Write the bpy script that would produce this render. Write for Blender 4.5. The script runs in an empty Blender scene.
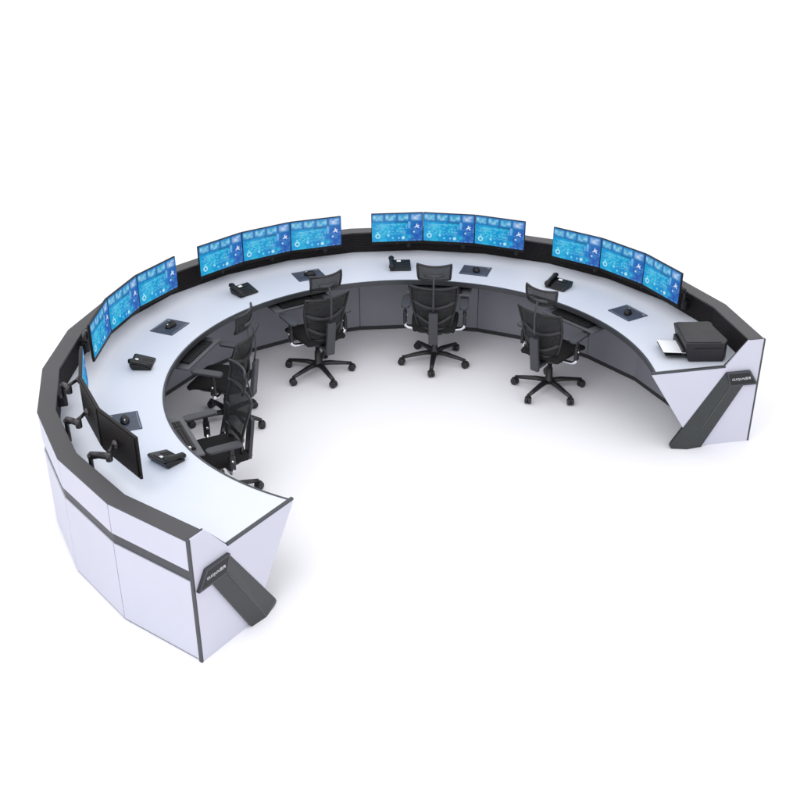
import bpy, bmesh, math, random
from mathutils import Matrix, Vector
random.seed(5)
R=math.radians; PI=math.pi
scene=bpy.context.scene
COL=scene.collection

# ------------------------------------------------------------------ materials
def new_mat(name):
    m=bpy.data.materials.new(name); m.use_nodes=True
    nt=m.node_tree; b=nt.nodes['Principled BSDF']
    return m,nt,b
def paint(name,col,rough=.5,metal=0.,var=.06,scale=6.,bump=0.,bscale=300.,spec=.5,coat=0.):
    m,nt,b=new_mat(name)
    tc=nt.nodes.new('ShaderNodeTexCoord')
    n=nt.nodes.new('ShaderNodeTexNoise'); n.inputs['Scale'].default_value=scale; n.inputs['Detail'].default_value=4
    nt.links.new(tc.outputs['Object'],n.inputs['Vector'])
    r=nt.nodes.new('ShaderNodeValToRGB')
    r.color_ramp.elements[0].position=.3; r.color_ramp.elements[1].position=.7
    r.color_ramp.elements[0].color=(*[c*(1-var) for c in col],1)
    r.color_ramp.elements[1].color=(*[min(1,c*(1+var)) for c in col],1)
    nt.links.new(n.outputs['Fac'],r.inputs['Fac']); nt.links.new(r.outputs['Color'],b.inputs['Base Color'])
    mr=nt.nodes.new('ShaderNodeMapRange'); mr.inputs['To Min'].default_value=rough*.88; mr.inputs['To Max'].default_value=min(1,rough*1.12)
    nt.links.new(n.outputs['Fac'],mr.inputs['Value']); nt.links.new(mr.outputs['Result'],b.inputs['Roughness'])
    b.inputs['Metallic'].default_value=metal
    b.inputs['Specular IOR Level'].default_value=spec
    b.inputs['Coat Weight'].default_value=coat
    if bump>0:
        n2=nt.nodes.new('ShaderNodeTexNoise'); n2.inputs['Scale'].default_value=bscale
        nt.links.new(tc.outputs['Object'],n2.inputs['Vector'])
        bp=nt.nodes.new('ShaderNodeBump'); bp.inputs['Strength'].default_value=bump; bp.inputs['Distance'].default_value=.001
        nt.links.new(n2.outputs['Fac'],bp.inputs['Height']); nt.links.new(bp.outputs['Normal'],b.inputs['Normal'])
    return m
M={}
M['floor']=paint('studio_floor',(.885,.880,.925),.55,var=.008,scale=1.5,spec=.25)
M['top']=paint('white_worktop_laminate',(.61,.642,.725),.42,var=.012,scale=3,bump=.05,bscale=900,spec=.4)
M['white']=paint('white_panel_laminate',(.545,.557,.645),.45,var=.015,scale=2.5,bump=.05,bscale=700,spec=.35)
M['band']=paint('dark_grey_edge_band',(.040,.044,.050),.45,var=.06,scale=20,bump=.1)
M['cap']=paint('dark_grey_cap',(.046,.046,.051),.5,var=.05,scale=12,bump=.1)
M['slat']=paint('black_slat_rail',(.017,.015,.016),.6,var=.15,scale=15,spec=.15)
M['skirt']=paint('grey_inner_laminate',(.235,.24,.275),.45,var=.05,scale=3,bump=.08)
M['core']=paint('charcoal_core',(.03,.03,.035),.6)
M['under']=paint('charcoal_underside',(.05,.05,.058),.6)
M['brace']=paint('grey_brace_metal',(.036,.041,.043),.38,metal=.25,var=.08,scale=30,bump=.25,bscale=500)
M['brace_highlight']=paint('brace_crease_highlight',(.13,.16,.16),.35,metal=.4)  # paler tone for the highlight painted along the brace fold
M['badge']=paint('badge_frame',(.055,.058,.068),.35,metal=.4)
M['black']=paint('black_plastic',(.007,.007,.008),.42,var=.15,scale=20,bump=.15,spec=.4)
M['phone']=paint('phone_plastic',(.005,.0055,.006),.36,var=.15,scale=30,bump=.15,spec=.4)
M['key']=paint('dark_keys',(.012,.012,.014),.5)
M['chair']=paint('chair_black_plastic',(.012,.012,.014),.42,var=.1,scale=20,bump=.2,spec=.5)
M['chair_grey']=paint('chair_grey_plastic',(.038,.039,.047),.45,var=.08,scale=20,bump=.2)
M['lumbar']=paint('lumbar_plastic',(.024,.024,.028),.5,var=.08,scale=20)
M['cushion']=paint('chair_fabric',(.014,.014,.015),.85,var=.2,scale=60,bump=.8,bscale=900,spec=.2)
M['chrome']=paint('polished_metal',(.75,.76,.80),.15,metal=1.,var=.02)
M['arm']=paint('monitor_arm_metal',(.018,.017,.020),.32,metal=.3,var=.1,scale=30,bump=.1)
M['arm_light']=paint('monitor_arm_joint',(.06,.056,.06),.3,metal=.5)
M['shell']=paint('monitor_shell',(.0075,.006,.006),.45,var=.1,scale=10,bump=.1,spec=.22)
M['pad']=paint('mouse_pad_cloth',(.045,.056,.085),.4,var=.25,scale=14,bump=.3,bscale=900,spec=.5)
M['pad_edge']=paint('mouse_pad_border',(.26,.30,.38),.5)
M['label']=paint('pale_plastic',(.78,.78,.75),.4)
M['paper']=paint('paper',(.80,.82,.86),.7,var=.01)
M['printer']=paint('printer_plastic',(.011,.010,.0145),.45,var=.08,scale=14,bump=.3,bscale=600,spec=.35)
M['printer_dark']=paint('printer_dark',(.006,.006,.007),.5)
M['silver']=paint('silver_lettering',(.72,.74,.78),.3,metal=.3)
M['tray']=paint('tray_board',(.085,.087,.10),.45,var=.05,scale=8)

# chair mesh: woven see-through cloth
m,nt,b=new_mat('chair_mesh_weave'); M['mesh']=m
b.inputs['Base Color'].default_value=(.011,.0115,.012,1); b.inputs['Roughness'].default_value=.7
tc=nt.nodes.new('ShaderNodeTexCoord'); w=nt.nodes.new('ShaderNodeTexWave'); w.inputs['Scale'].default_value=75; w.bands_direction='Z'
nt.links.new(tc.outputs['Object'],w.inputs['Vector'])
mr=nt.nodes.new('ShaderNodeMapRange'); mr.inputs['To Min'].default_value=.12; mr.inputs['To Max'].default_value=.48
nt.links.new(w.outputs['Fac'],mr.inputs['Value'])
tr=nt.nodes.new('ShaderNodeBsdfTransparent'); mx=nt.nodes.new('ShaderNodeMixShader')
nt.links.new(mr.outputs['Result'],mx.inputs['Fac']); nt.links.new(b.outputs['BSDF'],mx.inputs[1]); nt.links.new(tr.outputs['BSDF'],mx.inputs[2])
nt.links.new(mx.outputs['Shader'],nt.nodes['Material Output'].inputs['Surface'])

# lit screens
m=bpy.data.materials.new('lit_screen'); m.use_nodes=True; nt=m.node_tree; nt.nodes.clear()
out=nt.nodes.new('ShaderNodeOutputMaterial'); em=nt.nodes.new('ShaderNodeEmission'); at=nt.nodes.new('ShaderNodeAttribute'); at.attribute_name='picture'
nt.links.new(at.outputs['Color'],em.inputs['Color']); em.inputs['Strength'].default_value=1.0
gl=nt.nodes.new('ShaderNodeBsdfGlossy'); gl.inputs['Roughness'].default_value=.25; gl.inputs['Color'].default_value=(.03,.03,.03,1)
ad=nt.nodes.new('ShaderNodeAddShader'); nt.links.new(em.outputs[0],ad.inputs[0]); nt.links.new(gl.outputs[0],ad.inputs[1]); nt.links.new(ad.outputs[0],out.inputs['Surface'])
M['screen']=m

# ------------------------------------------------------------------ mesh builder
class MB:
    def __init__(s): s.v=[]; s.f=[]; s.sm=[]
    def add(s,vs,fs,mat=None,smooth=False):
        n=len(s.v)
        for p in vs:
            p=Vector(p)
            if mat is not None: p=mat@p
            s.v.append(tuple(p))
        for f in fs: s.f.append([i+n for i in f]); s.sm.append(smooth)
        return s
    def box(s,c,d,rot=None,taper=None):
        x,y,z=[q/2 for q in d]; tx,ty=taper or (1,1)
        vs=[(-x,-y,-z),(x,-y,-z),(x,y,-z),(-x,y,-z),(-x*tx,-y*ty,z),(x*tx,-y*ty,z),(x*tx,y*ty,z),(-x*tx,y*ty,z)]
        m=Matrix.Translation(c)
        if rot is not None: m=m@rot
        return s.add(vs,[(3,2,1,0),(4,5,6,7),(0,1,5,4),(1,2,6,5),(2,3,7,6),(3,0,4,7)],m)
    def rbox(s,c,d,r,rot=None,n=4,top=1.0):
        # box with rounded plan corners
        x,y,z=[q/2 for q in d]; pts=[]
        for cx,cy,a0 in ((x-r,y-r,0),(-x+r,y-r,90),(-x+r,-y+r,180),(x-r,-y+r,270)):
            for i in range(n+1):
                a=R(a0+90*i/n); pts.append((cx+r*math.cos(a),cy+r*math.sin(a)))
        k=len(pts); vs=[(p[0],p[1],-z) for p in pts]+[(p[0]*top,p[1]*top,z) for p in pts]
        fs=[list(range(k))[::-1],list(range(k,2*k))]+[(i,(i+1)%k,k+(i+1)%k,k+i) for i in range(k)]
        m=Matrix.Translation(c)
        if rot is not None: m=m@rot
        return s.add(vs,fs,m)
    def prism(s,poly,a,b,mat=None):
        # poly in local (x,y), extruded from z=a to z=b
        k=len(poly); vs=[(p[0],p[1],a) for p in poly]+[(p[0],p[1],b) for p in poly]
        fs=[list(range(k))[::-1],list(range(k,2*k))]+[(i,(i+1)%k,k+(i+1)%k,k+i) for i in range(k)]
        return s.add(vs,fs,mat)
    def tube(s,pts,r,n=10,flat=1.0,closed=False):
        pts=[Vector(p) for p in pts]; k=len(pts)
        rs=r if isinstance(r,(list,tuple)) else [r]*k
        rings=[]; prev=None
        for i,p in enumerate(pts):
            if closed: t=(pts[(i+1)%k]-pts[i-1]).normalized()
            elif i==0: t=(pts[1]-p).normalized()
            elif i==k-1: t=(p-pts[i-1]).normalized()
            else: t=((pts[i+1]-p).normalized()+(p-pts[i-1]).normalized()).normalized()
            if prev is None:
                up=Vector((0,0,1)) if abs(t.z)<.9 else Vector((0,1,0))
            else: up=prev
            a=t.cross(up).normalized(); b=a.cross(t).normalized(); prev=b
            rings.append([tuple(p+a*math.cos(2*PI*j/n)*rs[i]+b*math.sin(2*PI*j/n)*rs[i]*flat) for j in range(n)])
        vs=[q for rr in rings for q in rr]; fs=[]
        for i in range(k if closed else k-1):
            i2=(i+1)%k
            for j in range(n): fs.append((i*n+j,i*n+(j+1)%n,i2*n+(j+1)%n,i2*n+j))
        s.add(vs,fs,None,True)
        if not closed:
            m=len(s.v)-len(vs)
            s.f.append([m+j for j in range(n)][::-1]); s.sm.append(False)
            s.f.append([m+(k-1)*n+j for j in range(n)]); s.sm.append(False)
        return s
    def lathe(s,prof,n=20,mat=None):
        vs=[];fs=[]
        for r,z in prof:
            for j in range(n): vs.append((r*math.cos(2*PI*j/n),r*math.sin(2*PI*j/n),z))
        for i in range(len(prof)-1):
            for j in range(n): fs.append((i*n+j,i*n+(j+1)%n,(i+1)*n+(j+1)%n,(i+1)*n+j))
        fs.append(list(range(n))[::-1]); fs.append([(len(prof)-1)*n+j for j in range(n)])
        return s.add(vs,fs,mat,True)
    def grid(s,fn,nu,nv,th=None):
        vs=[fn(i/nu,j/nv) for j in range(nv+1) for i in range(nu+1)]
        fs=[(j*(nu+1)+i,j*(nu+1)+i+1,(j+1)*(nu+1)+i+1,(j+1)*(nu+1)+i) for j in range(nv) for i in range(nu)]
        return s.add(vs,fs,None,True)
    def build(s,name,mat,parent=None,bevel=0,seg=2,solid=0,sub=0,weld=False,autosmooth=True):
        me=bpy.data.meshes.new(name); me.from_pydata(s.v,[],s.f); me.update()
        bm=bmesh.new(); bm.from_mesh(me); bmesh.ops.recalc_face_normals(bm,faces=bm.faces); bm.to_mesh(me); bm.free()
        for p,q in zip(me.polygons,s.sm): p.use_smooth=q
        me.materials.append(mat)
        o=bpy.data.objects.new(name,me); COL.objects.link(o)
        if parent is not None: o.parent=parent
        if solid:
            q=o.modifiers.new('solid','SOLIDIFY'); q.thickness=solid; q.offset=0
        if bevel:
            q=o.modifiers.new('bevel','BEVEL'); q.width=bevel; q.segments=seg; q.limit_method='ANGLE'; q.angle_limit=R(35)
            q.harden_normals=False
        if sub:
            q=o.modifiers.new('sub','SUBSURF'); q.levels=sub; q.render_levels=sub
        return o
def empty(name,loc,rz=0):
    o=bpy.data.objects.new(name,None); COL.objects.link(o); o.location=loc; o.rotation_euler=(0,0,rz); o.empty_display_size=.1
    return o
def tag(o,label=None,cat=None,group=None,kind=None):
    if label: o['label']=label
    if cat: o['category']=cat
    if group: o['group']=group
    if kind: o['kind']=kind
    return o
KIDS={}
def copy_tree(o,parent=None):
    c=o.copy(); COL.objects.link(c); c.parent=parent
    for ch in [q for q in bpy.data.objects if q.parent==o]:
        copy_tree(ch,c)
    return c

# ------------------------------------------------------------------ console geometry
A0,A1=4.0,241.8; NS=17; RO=2.92; RI=1.9915; ZT=.75; HW=.967
def endline(side):
    # side 0: right end, 1: left end; returns O (outer corner), u (inwards), n (out of the console end)
    a=R(A0 if side==0 else A1); b=R(A0-3.4) if side==0 else R(A1+3.4)
    O=Vector((RO*math.cos(a),RO*math.sin(a))); I=Vector((2.0*math.cos(b),2.0*math.sin(b)))
    u=(I-O).normalized(); n=Vector((-u.y,u.x)) if side==0 else Vector((u.y,-u.x))
    t=Vector((math.sin(a),-math.cos(a))) if side==0 else Vector((-math.sin(a),math.cos(a)))
    if n.dot(t)<0: n=-n
    return O,u,n
def endang(side,r,off=-.02):
    O,u,n=endline(side); P0=O+n*off
    # |P0+u*s|=r
    b=P0.dot(u); c=P0.dot(P0)-r*r; d=b*b-c
    s=-b-math.sqrt(max(d,0)); p=P0+u*s
    a=math.degrees(math.atan2(p.y,p.x))
    if side==1 and a<0: a+=360
    return a
def th(t,r,off=-.02):
    a,b=endang(0,r,off),endang(1,r,off)
    return R(a+(b-a)*t)
def pt(t,r,z,off=-.02):
    a=th(t,r,off); return (r*math.cos(a),r*math.sin(a),z)
def sweep(prof,ts,off=-.02,rfun=None):
    """closed (r,z) profile swept along the arc"""
    mb=MB(); k=len(prof); vs=[]
    for t in ts:
        for r,z in prof: vs.append(pt(t,r,z,off))
    fs=[]
    for i in range(len(ts)-1):
        for j in range(k): fs.append((i*k+j,i*k+(j+1)%k,(i+1)*k+(j+1)%k,(i+1)*k+j))
    fs.append(list(range(k))); fs.append([(len(ts)-1)*k+j for j in range(k)][::-1])
    mb.add(vs,fs); return mb
TV=[k/NS for k in range(NS+1)]
FINE=[i/170 for i in range(171)]

desk=empty('control_console',(0,0,0))
tag(desk,'horseshoe shaped white control room desk with grey trim and black raised back wall','console desk')
# worktop: fine arc inside, polygon outside
mb=MB(); vs=[]; fs=[]
def polyr(t,R0):
    x=t*NS; f=x-math.floor(x) if x<NS else 0; d=R(360*0+ (A1-A0)/NS); a=(f-.5)*d
    return R0*math.cos(d/2)/math.cos(a)
for t in FINE:
    ro=polyr(t,2.812)
    for r,z in ((RI+.006,.712),(RI+.006,ZT),(2.2,ZT),(2.5,ZT),(ro,ZT),(ro,.712)): vs.append(pt(t,r,z))
k=6
for i in range(len(FINE)-1):
    for j in range(k): fs.append((i*k+j,i*k+(j+1)%k,(i+1)*k+(j+1)%k,(i+1)*k+j))
fs.append(list(range(k))); fs.append([(len(FINE)-1)*k+j for j in range(k)][::-1])
mb.add(vs,fs); mb.build('worktop',M['top'],desk)
sweep([(RI+.0055,.706),(RI-.003,.706),(RI-.003,.753),(RI+.014,.753),(RI+.014,.7505),(RI+.0055,.7505)],FINE).build('edge_band',M['band'],desk,bevel=.002)
sweep([(2.02,.700),(2.50,.700),(2.50,.7115),(2.02,.7115)],FINE).build('worktop_underside',M['under'],desk)
# wall core and black slat rail on the inner side
sweep([(2.815,.02),(2.897,.02),(2.897,.95),(2.815,.95)],TV).build('wall_core',M['core'],desk)
prof=[(2.816,.7505),(2.803,.7505)]
nsl=11
for i in range(nsl):
    z0=.7525+i*.0178
    prof+=[(2.797,z0),(2.797,z0+.0125),(2.804,z0+.0135),(2.804,z0+.0172)]
prof+=[(2.803,.9505),(2.816,.9505)]
sweep(prof,TV).build('slat_rail',M['slat'],desk)
for k in range(NS):
    pass
sweep([(2.790,.9515),(2.923,.9515),(2.923,HW),(2.790,HW)],TV).build('wall_cap',M['cap'],desk,bevel=.003)
sweep([(2.895,.640),(2.911,.640),(2.911,.723),(2.895,.723)],TV).build('accent_strip',M['band'],desk)
sweep([(2.89,.0),(2.914,.0),(2.914,.016),(2.89,.016)],TV).build('base_trim',M['skirt'],desk)
g=.0012/ .72
for k in range(NS):
    ta,tb=(k+.0055)/NS,(k+1-.0055)/NS
    sweep([(2.899,.018),(2.92,.018),(2.92,.6385),(2.899,.6385)],[ta,tb]).build('outer_panel',M['white'],desk,bevel=.0015)
    sweep([(2.899,.7245),(2.92,.7245),(2.92,.9495),(2.899,.9495)],[ta,tb]).build('upper_panel',M['white'],desk,bevel=.0015)
# inner skirt
cuts=[0]+list(range(1,NS+1,2))
for i in range(len(cuts)-1):
    a,b=cuts[i],cuts[i+1]
    ts=[(a+.004)/NS]+[q/NS for q in range(a+1,b)]+[(b-.004)/NS]
    sweep([(2.500,.045),(2.518,.045),(2.518,.699),(2.500,.699)],ts).build('inner_panel',M['skirt'],desk,bevel=.0015)
sweep([(2.52,.0),(2.56,.0),(2.56,.70),(2.52,.70)],TV).build('skirt_core',M['core'],desk)
sweep([(2.506,.0),(2.5195,.0),(2.5195,.042),(2.506,.042)],TV).build('plinth',M['core'],desk)

# end panels, badge, brace
def frame(side):
    O,u,n=endline(side)
    # local x = s (outer corner -> inner), y = z up, z = outwards normal
    return Matrix(((u.x,0,n.x,O.x),(u.y,0,n.y,O.y),(0,1,0,0),(0,0,0,1)))
def text_mesh(txt,size,name,mat,parent,mtx,ext=.0008,shear=0):
    cu=bpy.data.curves.new('lettering','FONT'); cu.body=txt; cu.size=size; cu.align_x='CENTER'; cu.align_y='CENTER'; cu.extrude=ext
    cu.space_character=1.06; cu.offset=-.0001
    o=bpy.data.objects.new('lettering_source',cu); COL.objects.link(o)
    bpy.context.view_layer.update()
    me=bpy.data.meshes.new_from_object(o.evaluated_get(bpy.context.evaluated_depsgraph_get()))
    bpy.data.objects.remove(o)
    me.transform(mtx); me.materials.clear(); me.materials.append(mat)
    q=bpy.data.objects.new(name,me); COL.objects.link(q); q.parent=parent
    return q
for side in (0,1):
    F=frame(side)
    outline=[(0,0),(.0,HW+.002),(.137,HW+.002),(.312,.748),(.31,.7365),(.957,.7365),(.955,.722),(.633,.214),(.502,0)]
    ep=MB().prism(outline,-.02,0,F).build('end_panel',M['white'],desk,bevel=.0015)
    tag(ep)
    MB().prism([(.318,.7375),(.962,.7375),(.962,.7535),(.318,.7535)],-.0215,.0015,F).build('edge_strip',M['band'],ep)
    MB().prism([(-.0075,0),(.0075,0),(.0075,HW+.004),(-.0075,HW+.004)],-.022,.0022,F).build('corner_strip',M['band'],ep)
    MB().prism([(.0078,HW+.0025),(.130,HW+.0025),(.130,HW+.006),(.0078,HW+.006)],-.024,-.010,F).build('top_strip',M['cap'],ep)
    MB().prism([(.128,HW+.0),(.137,HW+.0035),(.3165,.748),(.3165,.7545),(.306,.7545)],-.028,-.0203,F).build('inner_trim',M['core'],ep)
    # folded brace running down to the floor
    a0,a1=(.118,.575),(.262,.575); tr_=(.305,.695)
    br=MB()
    top=[(.118,.600,.020),(.262,.600,.030),(.306,.694,.006)]
    bot=[(.445,0,.026),(.578,0,.038),(.690,0,.006),(.712,.010,.006),(.722,.030,.006),(.715,.055,.006)]
    # two facets with thickness
    vs=[(*p[:2],p[2]) for p in top+bot]+[(p[0],p[1],-.024) for p in top+bot]
    f=[(0,1,4,3),(1,2,8,7,6,5,4)]
    n=len(top+bot)
    ring=[0,3,4,5,6,7,8,2,1]
    fs=list(f)+[tuple(n+i for i in q) for q in f]
    for i in range(len(ring)):
        p,q=ring[i],ring[(i+1)%len(ring)]
        fs.append((p,q,n+q,n+p))
    br.add(vs,fs,F); bo=br.build('brace',M['brace'],ep,bevel=.002)
    MB().tube([F@Vector((.262,.572,.0365)),F@Vector((.578,.002,.0385))],.0016,6).build('crease_highlight',M['brace_highlight'],bo)  # thin pale strip, highlight on the fold put in as colour
    bd=MB().prism([(.094,.698),(.308,.698),(.264,.566),(.010,.566)],.0005,.030,F).build('badge',M['badge'],ep,bevel=.003)
    MB().prism([(.106,.686),(.292,.686),(.254,.582),(.036,.582)],.0302,.0312,F).build('badge_panel',M['black'],bd,bevel=.0005)
    sgn=1 if side==1 else -1
    # keep the writing readable: x axis follows the viewer's left to right
    T=F@Matrix.Translation((.170,.634,.0318))@Matrix(((sgn,0,0,0),(0,1,0,0),(0,0,sgn if False else 1,0),(0,0,0,1)))
    text_mesh('GUOJUN国隽',.0275,'lettering',M['silver'],bd,T)

# keyboard trays (part of the console) --------------------------------------------------
GC=[39.6,81.1,122.8,164.1,207.3]; WS=[41.2,82.7,124.3,165.8,207.6]
TRAYC=[40.2,81.6,121.9,162.2,205.5]
TOFF=[0,0,0,0,-.028]
for i,a in enumerate(TRAYC):
    m_=Matrix.Rotation(R(a-90),4,'Z')@Matrix.Translation((0,TOFF[i],0))
    mb=MB(); mb.add([(-.31,1.875,.648),(.31,1.875,.648),(.31,2.2,.648),(-.31,2.2,.648),(-.31,1.875,.664),(.31,1.875,.664),(.31,2.2,.664),(-.31,2.2,.664)],
      [(3,2,1,0),(4,5,6,7),(0,1,5,4),(1,2,6,5),(2,3,7,6),(3,0,4,7)],m_)
    tr=mb.build('keyboard_tray',M['tray'],desk,bevel=.003)
    for sx in (-1,1):
        MB().add(*[( [(sx*.30+dx,y,z) for z in (.664,.705) for dx,y in ((-.008,2.02),(.008,2.02),(.008,2.2),(-.008,2.2))],[(3,2,1,0),(4,5,6,7),(0,1,5,4),(1,2,6,5),(2,3,7,6),(3,0,4,7)])][0],m_).build('slide_rail',M['core'],tr)

# ------------------------------------------------------------------ floor
def floor():
    mb=MB(); S=60
    mb.add([(-S,-S,0),(S,-S,0),(S,S,0),(-S,S,0)],[(0,1,2,3)])
    o=mb.build('floor',M['floor']); o['kind']='structure'; return o
floor()

# ------------------------------------------------------------------ keyboards
def make_keyboard():
    k=empty('keyboard',(0,0,0))
    MB().rbox((0,0,.008),(.45,.165,.014),.008).build('key_base',M['black'],k,bevel=.002)
    mb=MB()
    for r_ in range(6):
        for c_ in range(20):
            if c_ in (15,): continue
            mb.box((-.208+c_*.0215,-.062+r_*.0245,.0185),(.0175,.0195,.006),taper=(.85,.85))
    mb.build('key_field',M['printer_dark'],k)
    return k
kw=['right side station near the printer','back centre station','back left station behind the second chair','left side station','front left station']
kb0=make_keyboard()
for i,a in enumerate(TRAYC):
    k=kb0 if i==0 else copy_tree(kb0)
    kr=1.995+TOFF[i]*.9; k.location=(kr*math.cos(R(a)),kr*math.sin(R(a)),.6645); k.rotation_euler=(0,0,R(a-90))
    tag(k,'black keyboard on the pull-out tray of the '+kw[i],'keyboard','keyboards on the trays under the desk edge')
    if i==4:
        MB().box((-.216,.0,.0250),(.024,.090,.006)).build('sticker',M['label'],k)

# ------------------------------------------------------------------ monitors
def fnoise(x,y,s):
    def h(i,j):
        random.seed(i*7919+j*104729+s*31); return random.random()
    xi,yi=math.floor(x),math.floor(y); fx,fy=x-xi,y-yi
    fx=fx*fx*(3-2*fx); fy=fy*fy*(3-2*fy)
    return (h(xi,yi)*(1-fx)+h(xi+1,yi)*fx)*(1-fy)+(h(xi,yi+1)*(1-fx)+h(xi+1,yi+1)*fx)*fy
def lin(c): return tuple(((q/255+.055)/1.055)**2.4 if q/255>.04 else q/255/12.92 for q in c)
def mix(a,b,t): return tuple(p+(q-p)*t for p,q in zip(a,b))
def picture(u,v):
    base=mix((20,150,208),(30,78,172),min(1,max(0,(u-.40)*1.25+(.35-v)*.5)))
    n=fnoise(u*9,v*6,1)*.55+fnoise(u*22,v*14,2)*.45
    c=mix(base,(60,206,228),max(0,n-.40)*1.4)
    if v>.70:       # row of four bright hazy tiles
        x=(u-.0)/.25; k=min(3,int(x)); fx=x-k
        e=min(1,max(0,min(fx-.0,.95-fx)*7))*min(1,max(0,min(v-.71,1.0-v)*12))*.8
        t=fnoise(u*20,v*13,3)
        tile=mix((70,172,214),(214,242,250),max(0,t-.30)*1.35) if k<3 else mix((120,160,222),(232,238,250),max(0,t-.22)*1.4)
        c=mix((34,110,178),tile,e)
    if .66<v<.715 and .45<u<.72: c=mix(c,(25,80,130),.55)
    if .05<u<.70 and .30<v<.64:   # rows of text
        row=(v*20)%1; q=fnoise(u*34,math.floor(v*20)*3.1,4)
        if row<.5 and q>.55: c=mix(c,(190,240,250),.45)
    if .715<u<.755 and .46<v<.72: c=mix(c,(176,196,244),.6)
    if .77<u and v<.70: c=mix(c,(48,62,158),.38)
    d=math.hypot((u-.115)*1.77,v-.20)
    c=mix((222,244,252),c,min(1,abs(d-.070)/.028)**1.3)
    for (px,py,r_,cc) in ((.11,.335,.04,(150,225,245)),(.325,.215,.05,(190,235,250)),(.41,.12,.05,(120,235,240)),(.53,.12,.045,(170,236,248)),(.615,.12,.075,(225,252,255)),(.83,.33,.05,(210,232,250))):
        d=math.hypot((u-px)*1.77,v-py)/r_
        if d<1: c=mix(c,cc,(1-d*d)*.95)
    # fine chart traces and small readouts
    if .06<u<.69 and .70>v>.28:
        g=(u*8.5)%1
        if g<.05: c=mix(c,(30,110,170),.45)
    if .18<u<.68 and abs(v-.255-.02*math.sin(u*60)-.015*fnoise(u*60,1,7))<.008: c=mix(c,(180,240,250),.5)
    if u>.78 and .36<v<.48 and (v*40)%1<.45 and fnoise(u*50,math.floor(v*40),9)>.5: c=mix(c,(150,185,235),.55)
    if v<.055 and fnoise(u*60,2,8)>.6: c=mix(c,(120,200,235),.4)
    for (ax,ay) in ((.0,.055),(.05,-.045),(-.045,-.03),(.05,.02)):
        for q in range(6):
            px,py=.885+ax*q/5*.8,.53+ay*q/5*1.3
            d=math.hypot((u-px)*1.77,v-py)/.027
            if d<1: c=mix(c,(226,234,250),(1-d*d)*.95)
    return lin(c)
def screen_mesh(w,h):
    nu,nv=120,68
    vs=[];fs=[];cols=[]
    for j in range(nv+1):
        for i in range(nu+1):
            u,v=i/nu,j/nv
            vs.append(((u-.5)*w,0,(v-.5)*h)); cols.append(picture(u,v))
    for j in range(nv):
        for i in range(nu): a=j*(nu+1)+i; fs.append((a,a+1,a+nu+2,a+nu+1))
    me=bpy.data.meshes.new('screen'); me.from_pydata(vs,[],fs); me.update()
    at=me.color_attributes.new('picture','FLOAT_COLOR','POINT')
    at.data.foreach_set('color',[q for c in cols for q in (*c,1)])
    me.materials.append(M['screen']); return me
SM=screen_mesh(.510,.290)
MW,MH=.520,.326
def make_monitor():
    t=empty('monitor',(0,0,0))
    zc=.183+.012+.306/2-.012   # centre of the lit part above the desk
    zc=.336
    MB().rbox((0,.012,zc-.010),(MW,.020,MH),.004).build('monitor_housing',M['shell'],t,bevel=.003)
    MB().box((0,.0255,zc-.01),(.490,.008,.296)).build('rear_cover',M['shell'],t,bevel=.003)
    s=bpy.data.objects.new('screen',SM); COL.objects.link(s); s.parent=t; s.location=(0,.0010,zc+.003)
    MB().box((0,.0012,zc-.010-MH/2+.010),(.022,.0016,.005)).build('maker_mark',M['arm_light'],t)
    # arm
    a=MB()
    a.lathe([(.014,.060),(.018,.064),(.018,.13),(.016,.135),(.016,.22),(.021,.225),(.021,.245)],16,Matrix.Translation((.13,.180,.001)))
    ao=a.build('monitor_arm',M['arm'],t)
    MB().box((.13,.205,.105),(.050,.050,.08)).build('clamp',M['arm'],ao,bevel=.006)
    MB().tube([(.13,.172,.235),(.06,.150,.262),(-.045,.125,.290)],[.024,.020,.021],12,flat=1.25).build('spring_link',M['arm'],ao)
    MB().lathe([(.022,-.03),(.024,-.025),(.024,.03),(.02,.036)],16,Matrix.Translation((-.045,.125,.285))).build('elbow_joint',M['arm_light'],ao)
    MB().tube([(-.045,.125,.318),(-.030,.095,.328),(0,.062,.335)],.013,10).build('head_link',M['arm'],ao)
    MB().lathe([(.030,0),(.030,.012),(.018,.018),(.018,.026)],18,Matrix.Translation((0,.040,.335))@Matrix.Rotation(R(-90),4,'X')).build('mount_plate',M['arm_light'],ao)
    return t
gname=['back right group beside the printer end','back centre group','back left group','far left group','near left group seen from behind']
gplace=['in the back right trio','in the back centre trio','in the back left trio','in the far left trio','in the near left trio seen from behind']
side_=[('left','leftmost'),('middle','middle'),('right','rightmost')]
mon0=make_monitor(); first=True
yaw=.242; rm=2.56; w2=.26
for gi,ga in enumerate(GC):
    for si,sd in enumerate((1,0,-1)):
        o=mon0 if first else copy_tree(mon0); first=False
        a=R(ga)
        er=Vector((math.cos(a),math.sin(a))); et=Vector((-math.sin(a),math.cos(a)))
        if sd==0: p=er*rm; hd=a
        else:
            hd=a+sd*yaw; e2=Vector((-math.sin(hd),math.cos(hd)))*sd
            p=er*rm+et*sd*w2+e2*w2
        o.location=(p.x,p.y,ZT); o.rotation_euler=(0,0,hd-PI/2)
        wd={0:'lit blue dashboard monitor, '+('leftmost','middle one','rightmost')[si]+' '+gplace[0],
            4:('black monitor back nearest the front end','middle black monitor back','monitor with a sliver of blue screen showing')[si]+' '+gplace[4]}
        lab=wd.get(gi,'lit blue dashboard monitor, '+('leftmost','middle one','rightmost')[si]+' '+gplace[gi])
        tag(o,lab,'monitor','dashboard monitors on arms along the back wall')

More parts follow.
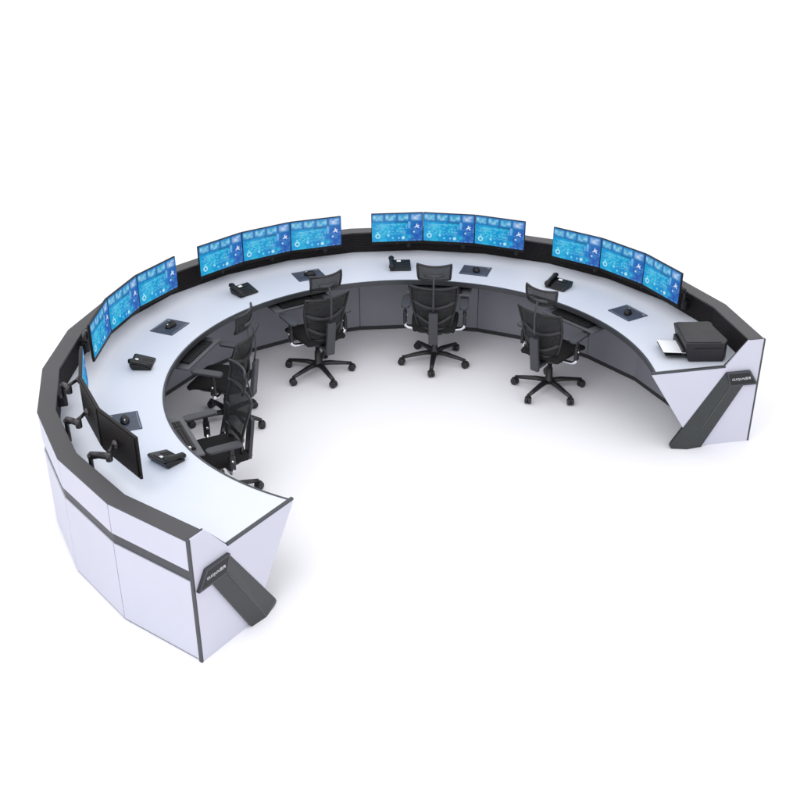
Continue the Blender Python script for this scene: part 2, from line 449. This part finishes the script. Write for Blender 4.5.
# ------------------------------------------------------------------ desk phones
def make_phone():
    t=empty('desk_phone',(0,0,0))
    def prof(x0,x1,pr,mb):
        vs=[(x,y,z) for x in (x0,x1) for y,z in pr]; k=len(pr)
        mb.add(vs,[tuple(range(k)),tuple(range(2*k-1,k-1,-1))]+[(i,(i+1)%k,k+(i+1)%k,k+i) for i in range(k)])
    mb=MB(); prof(-.105,.105,[(-.090,.004),(-.086,.018),(.070,.058),(.090,.054),(.080,.024),(.066,.004)],mb)
    mb.build('phone_body',M['phone'],t,bevel=.006,seg=3)
    sl=math.atan2(.040,.156)
    rt=Matrix.Rotation(sl,4,'X')
    mb=MB()
    for i in range(4):
        for j in range(4):
            x=-.025+i*.026; y=-.07+j*.022; z=.0195+(y+.086)*.2564
            mb.box((x,y,z),(.018,.014,.006),rt)
    mb.build('keypad',M['key'],t,bevel=.001)
    y=.046; z=.018+(y+.086)*.2564+.002
    MB().box((.012,y,z),(.085,.046,.006),rt).build('display_frame',M['black'],t,bevel=.001)
    MB().box((-.012,y-.002,z+.0035),(.040,.026,.003),rt).build('display',M['label'],t)
    h=MB()
    h.tube([(-.086,-.096,.032),(-.086,-.078,.042),(-.086,-.04,.055),(-.086,.03,.072),(-.086,.068,.080),(-.086,.092,.078)],[.020,.029,.022,.022,.029,.023],14,flat=.85)
    h.build('handset',M['phone'],t)
    return t
ph=[(2.315,51.8),(2.315,92.3),(2.316,132.9),(2.245,175.1),(2.20,216.6)]
pn=['right of the chair nearest the printer end','left of the back centre chair','behind and left of the back left chair','on the left stretch of the desk','nearest the camera by the dark monitor back']
pn=['at back right, behind a chair headrest','at back centre, below the middle screens','at the back left beneath the back left trio','on the far left curve','nearest the camera beside dark monitor backs']
p0=make_phone()
for i,(r,a) in enumerate(ph):
    o=p0 if i==0 else copy_tree(p0)
    o.location=(r*math.cos(R(a)),r*math.sin(R(a)),ZT+.0003); o.rotation_euler=(0,0,R(a-90+(0,0,0,4,13)[i]))
    tag(o,'black desk phone on the white worktop '+pn[i],'phone','desk phones along the worktop')

# ------------------------------------------------------------------ mouse pads and mice
pads=[(2.325,31.4),(2.325,73.6),(2.345,115.0),(2.340,156.5),(2.315,199.2)]
def make_pad():
    t=empty('mouse_pad',(0,0,0))
    MB().rbox((0,0,.0025),(.285,.235,.004),.008).build('pad_mat',M['pad'],t)
    mb=MB()
    mb.box((0,.104,.0048),(.250,.006,.0008)); mb.box((0,-.104,.0048),(.250,.004,.0008))
    mb.box((.115,.086,.0048),(.03,.014,.0008))
    mb.build('printed_border',M['pad_edge'],t)
    return t
def make_mouse():
    t=empty('computer_mouse',(0,0,0))
    mb=MB(); N=16; K=7; vs=[];fs=[]
    for j in range(K+1):
        ph_=PI/2*j/K
        for i in range(N):
            a=2*PI*i/N; rr=math.cos(ph_)**.6
            vs.append((.036*rr*math.cos(a),.060*rr*math.sin(a),.040*math.sin(ph_)*(1-.25*math.sin(a)*rr)))
    for j in range(K):
        for i in range(N): fs.append((j*N+i,j*N+(i+1)%N,(j+1)*N+(i+1)%N,(j+1)*N+i))
    fs.append(list(range(N))[::-1])
    mb.add(vs,fs,None,True); mb.build('mouse_shell',M['phone'],t)
    MB().lathe([(.008,-.004),(.0095,0),(.008,.004)],12,Matrix.Translation((0,.032,.027))@Matrix.Rotation(R(90),4,'Y')).build('scroll_wheel_glint',M['label'],t)  # wheel coloured pale to paint in the mouse's white glint
    return t
pl=['at the back right, between monitors and printer side','at back centre, right of the chair headrest','at the back left, partly behind a chair headrest','on the far left, between two desk phones','near left, partly hidden by the dark monitor back']
d0=make_pad(); e0=make_mouse()
for i,(r,a) in enumerate(pads):
    o=d0 if i==0 else copy_tree(d0); q=e0 if i==0 else copy_tree(e0)
    x,y=r*math.cos(R(a)),r*math.sin(R(a))
    o.location=(x,y,ZT+.0003); o.rotation_euler=(0,0,R(a-90))
    rr=r-.005; q.location=(rr*math.cos(R(a-.2)),rr*math.sin(R(a-.2)),ZT+.0052); q.rotation_euler=(0,0,R(a-90+(35,20,60,75,85)[i]))
    tag(o,'dark slate mouse pad on the worktop '+pl[i],'mouse pad','mouse pads along the worktop')
    tag(q,'black mouse on the dark pad '+pl[i],'mouse','mice on the mouse pads')

# ------------------------------------------------------------------ printer
pr=empty('printer',(2.445,.425,ZT+.0003)); tag(pr,'boxy black printer with a white sheet in its tray at the right desk end','printer')
mb=MB()
# body footprint in local coords (x -.155..+.17, y -.215...+.22)
lo=[(-.135,-.208),(.155,-.205),(.195,-.135),(.165,.225),(-.145,.215)]
hi=[(-.180,-.222),(.150,-.215),(.190,-.140),(.118,.232),(-.192,.205)]
k=5
vs=[(x,y,.006) for x,y in lo]+[(x,y,.12) for x,y in [(a*.35+c*.65,b*.35+d*.65) for (a,b),(c,d) in zip(lo,hi)]]+[(x,y,.178) for x,y in hi]
fs=[tuple(range(k))[::-1],tuple(range(2*k,3*k))]+[(j*k+i,j*k+(i+1)%k,(j+1)*k+(i+1)%k,(j+1)*k+i) for j in range(2) for i in range(k)]
mb.add(vs,fs); mb.build('printer_body',M['printer'],pr,bevel=.010,seg=3)
MB().rbox((-.020,.005,.1795),(.30,.40,.005),.02).build('lid',M['printer'],pr,bevel=.002)
MB().box((-.168,.0,.062),(.035,.30,.070),Matrix.Rotation(R(2),4,'Z')).build('output_slot',M['printer_dark'],pr,bevel=.003)
MB().prism([(-.335,.115),(-.150,.115),(-.150,-.155),(-.315,-.155)],.030,.040,Matrix.Identity(4)).build('output_tray',M['printer_dark'],pr,bevel=.003)
mb=MB()
def sheet(u,v):
    x=-.350+u*.215; y=.085-v*.240; x+=v*.014
    return (x,y,.062+.010*(1-u)+.003*math.sin(v*5))
mb.grid(sheet,8,8); mb.build('paper_sheet',M['paper'],pr,solid=.003)
MB().box((.02,-.2215,.128),(.24,.004,.004)).build('seam_line',M['printer_dark'],pr)

# ------------------------------------------------------------------ chairs
def make_chair():
    t=empty('office_chair',(0,0,0))
    hub=MB(); hub.lathe([(.045,.085),(.052,.092),(.050,.130),(.032,.145),(.029,.24),(.021,.242),(.021,.36)],20)
    hub.build('gas_column',M['chair'],t)
    for i in range(5):
        a=R(90+34+72*i)
        ca,sa=math.cos(a),math.sin(a)
        P=lambda r,z: (r*ca,r*sa,z)
        lg=MB(); lg.tube([P(.02,.108),P(.12,.108),P(.24,.092),P(.325,.080)],[.030,.028,.023,.019],10,flat=.8)
        lo_=lg.build('leg',M['chair'],t)
        cs=MB()
        rot=Matrix.Rotation(a+R(25*(-1)**i),4,'Z')
        for sx in (-1,1):
            cs.lathe([(.012,-.013),(.030,-.013),(.034,-.008),(.034,.008),(.030,.013),(.012,.013)],16,Matrix.Translation(P(.328,.0345))@rot@Matrix.Translation((0,sx*.0155,0))@Matrix.Rotation(R(90),4,'X'))
        cs.tube([P(.328,.035),P(.328,.078)],.009,8)
        cs.rbox(P(.328,.058),(.046,.046,.018),.01,rot)
        cs.build('caster',M['chair'],lo_)
    # seat
    mb=MB()
    def seat(u,v):
        x=(u-.5)*2; y=(v-.5)*2
        w=.222*(1-.06*max(0,-y)); s_=(1-abs(x)**6)**.2; 
        return (x*w*(1-.06*abs(y)**4),y*.235+.03,.437+.012*abs(x)**2-.028*max(0,y)**3-.018*(abs(x)**8)-.01*abs(y)**8)
    mb.grid(seat,14,14); st=mb.build('seat',M['cushion'],t,solid=.045,bevel=.016,seg=3)
    MB().rbox((0,.02,.388),(.33,.34,.026),.05,top=1.1).build('seat_pan',M['chair'],t,bevel=.006)
    MB().rbox((0,-.0,.362),(.15,.24,.04),.03).build('tilt_mechanism',M['chair'],t,bevel=.006)
    # back
    bk=empty('backrest',(0,0,0)); bk.parent=t
    def back(u,v):
        x=(u-.5)*2
        w=.150+.070*math.sin(min(1,v*1.05)*PI/2)
        z=.450+.437*v+.018*abs(x)**2*v**3
        y=-.205-.020*math.sin(v*PI)*-1-.075*v**1.6+.050*abs(x)**2*(1-.35*v)
        return (x*w,y,z)
    mb=MB(); mb.grid(back,12,14); mm=mb.build('mesh_panel',M['mesh'],bk,solid=.003)
    fr=MB(); n=10
    loop=[back(i/n,0) for i in range(n)]+[back(1,i/n) for i in range(n)]+[back(1-i/n,1) for i in range(n)]+[back(0,1-i/n) for i in range(n)]
    fr.tube(loop,.0115,8,closed=True); fr.build('back_frame',M['chair'],bk)
    lb=MB()
    for v0,v1,dy in ((.50,.64,-.018),(.12,.30,-.016)):
        pts=[]
        for i in range(13):
            u=i/12; x=(u-.5)*2; p=back(u,v0+(v1-v0)*abs(x)**1.7); pts.append((p[0]*.97,p[1]+dy*(1-abs(x)**3),p[2]))
        lb.tube(pts,.0105,8,flat=1.5)
    lb.build('lumbar_bar',M['lumbar'],bk)
    sp=MB(); rt=Matrix.Rotation(R(8),4,'X')
    sp.rbox((0,-.283,.487),(.088,.036,.345),.010,rt); sp.box((0,-.20,.350),(.075,.17,.035)); so=sp.build('spine',M['chair_grey'],bk,bevel=.006)
    ps=MB(); ps.tube([(0,-.292,.645),(0,-.312,.745),(0,-.322,.865),(0,-.305,.96),(0,-.285,1.015)],[.012,.011,.010,.010,.010],8,flat=.7); ps.build('headrest_post',M['chair_grey'],bk)
    # headrest
    hd=empty('headrest',(0,0,0)); hd.parent=t
    def head(u,v):
        x=(u-.5)*2
        w=.148+.012*v
        return (x*w,-.262+.045*abs(x)**2+.03*(v-.5)**2*2-.022*v,.962+.145*v+.010*abs(x)**2*v)
    mb=MB(); mb.grid(head,12,6); mb.build('headrest_mesh',M['mesh'],hd,solid=.004)
    n=8
    loop=[head(i/n,0) for i in range(n)]+[head(1,i/n) for i in range(n)]+[head(1-i/n,1) for i in range(n)]+[head(0,1-i/n) for i in range(n)]
    MB().tube(loop,.0105,8,closed=True).build('headrest_frame',M['chair'],hd)
    MB().tube([(*head(.2,.4)[:1],head(.2,.4)[1]-.012,head(.2,.4)[2]),(0,-.284,1.017),(*head(.8,.4)[:1],head(.8,.4)[1]-.012,head(.8,.4)[2])],.010,8,flat=1.6).build('headrest_bracket',M['chair_grey'],hd)
    # arms
    for sx in (-1,1):
        ar=empty('armrest',(0,0,0)); ar.parent=t
        MB().tube([(sx*.10,-.03,.372),(sx*.20,-.03,.372),(sx*.252,-.03,.378),(sx*.280,-.03,.400),(sx*.287,-.03,.440)],.0145,10,flat=1.3).build('chrome_bracket',M['chrome'],ar)
        b=MB(); b.rbox((sx*.287,-.03,.490),(.034,.052,.13),.012); b.rbox((sx*.287,-.03,.575),(.024,.040,.10),.010); b.build('arm_post',M['chair'],ar,bevel=.003)
        MB().lathe([(.009,-.022),(.009,.022)],12,Matrix.Translation((sx*.287,-.03,.505))@Matrix.Rotation(R(90),4,'Y')).build('height_button',M['chrome'],ar)
        MB().rbox((sx*.277,.020,.628),(.088,.285,.024),.038).build('arm_pad',M['chair_grey'],ar,bevel=.009,seg=3)
    return t
ch=[(1.71,40.9,51,0),(1.74,82.0,85,0),(1.72,120.9,121,0),(1.715,161.6,163,0),(1.675,204.0,208,0)]
cl=['black mesh office chair at the right side of the desk, nearest the printer','black mesh office chair at back centre, its back square to the viewer','black mesh office chair at the back left, turned slightly left','black mesh office chair on the left side, partly hidden behind the nearest chair','black mesh office chair nearest the front left end of the desk, seen side-on']
c0=make_chair()
for i,(r,a,hd,br) in enumerate(ch):
    o=c0 if i==0 else copy_tree(c0)
    o.location=(r*math.cos(R(a)),r*math.sin(R(a)),0); o.rotation_euler=(0,0,R(hd-90))
    tag(o,cl[i],'office chair','mesh office chairs inside the curved desk')

# ------------------------------------------------------------------ light
wd=bpy.data.worlds.new('World'); scene.world=wd; wd.use_nodes=True
bg=wd.node_tree.nodes['Background']; bg.inputs['Color'].default_value=(.985,.985,1.0,1); bg.inputs['Strength'].default_value=1.27
def area(name,loc,target,size,power,col=(1,1,1)):
    l=bpy.data.lights.new(name,'AREA'); l.energy=power; l.size=size; l.color=col; l.shape='DISK'
    o=bpy.data.objects.new(name,l); COL.objects.link(o); o.location=loc
    o.rotation_euler=(Vector(target)-Vector(loc)).to_track_quat('-Z','Y').to_euler(); return o
area('added_front_fill',(-2.2,-4.2,5.6),(-.6,-.6,0),4.0,120,(1,1,1))  # added soft lamp, lifts the front-left worktop

# ------------------------------------------------------------------ camera
p,r_=.5042,-.0024
F=Vector((0,math.cos(p),-math.sin(p))); Rt=Vector((1,0,0)); U=Rt.cross(F)
R2=Rt*math.cos(r_)+U*math.sin(r_); U2=-Rt*math.sin(r_)+U*math.cos(r_)
cam=bpy.data.cameras.new('camera'); co=bpy.data.objects.new('camera',cam); COL.objects.link(co)
mt=Matrix((R2,U2,-F)).transposed().to_4x4(); mt.translation=Vector((-.097,-8.0763,4.9748))
co.matrix_world=mt
cam.sensor_width=36; cam.lens=1114.1/800*36; cam.clip_end=500; cam.clip_start=.05
scene.camera=co
scene.view_settings.view_transform='Standard'; scene.view_settings.look='None'; scene.view_settings.exposure=0; scene.view_settings.gamma=1
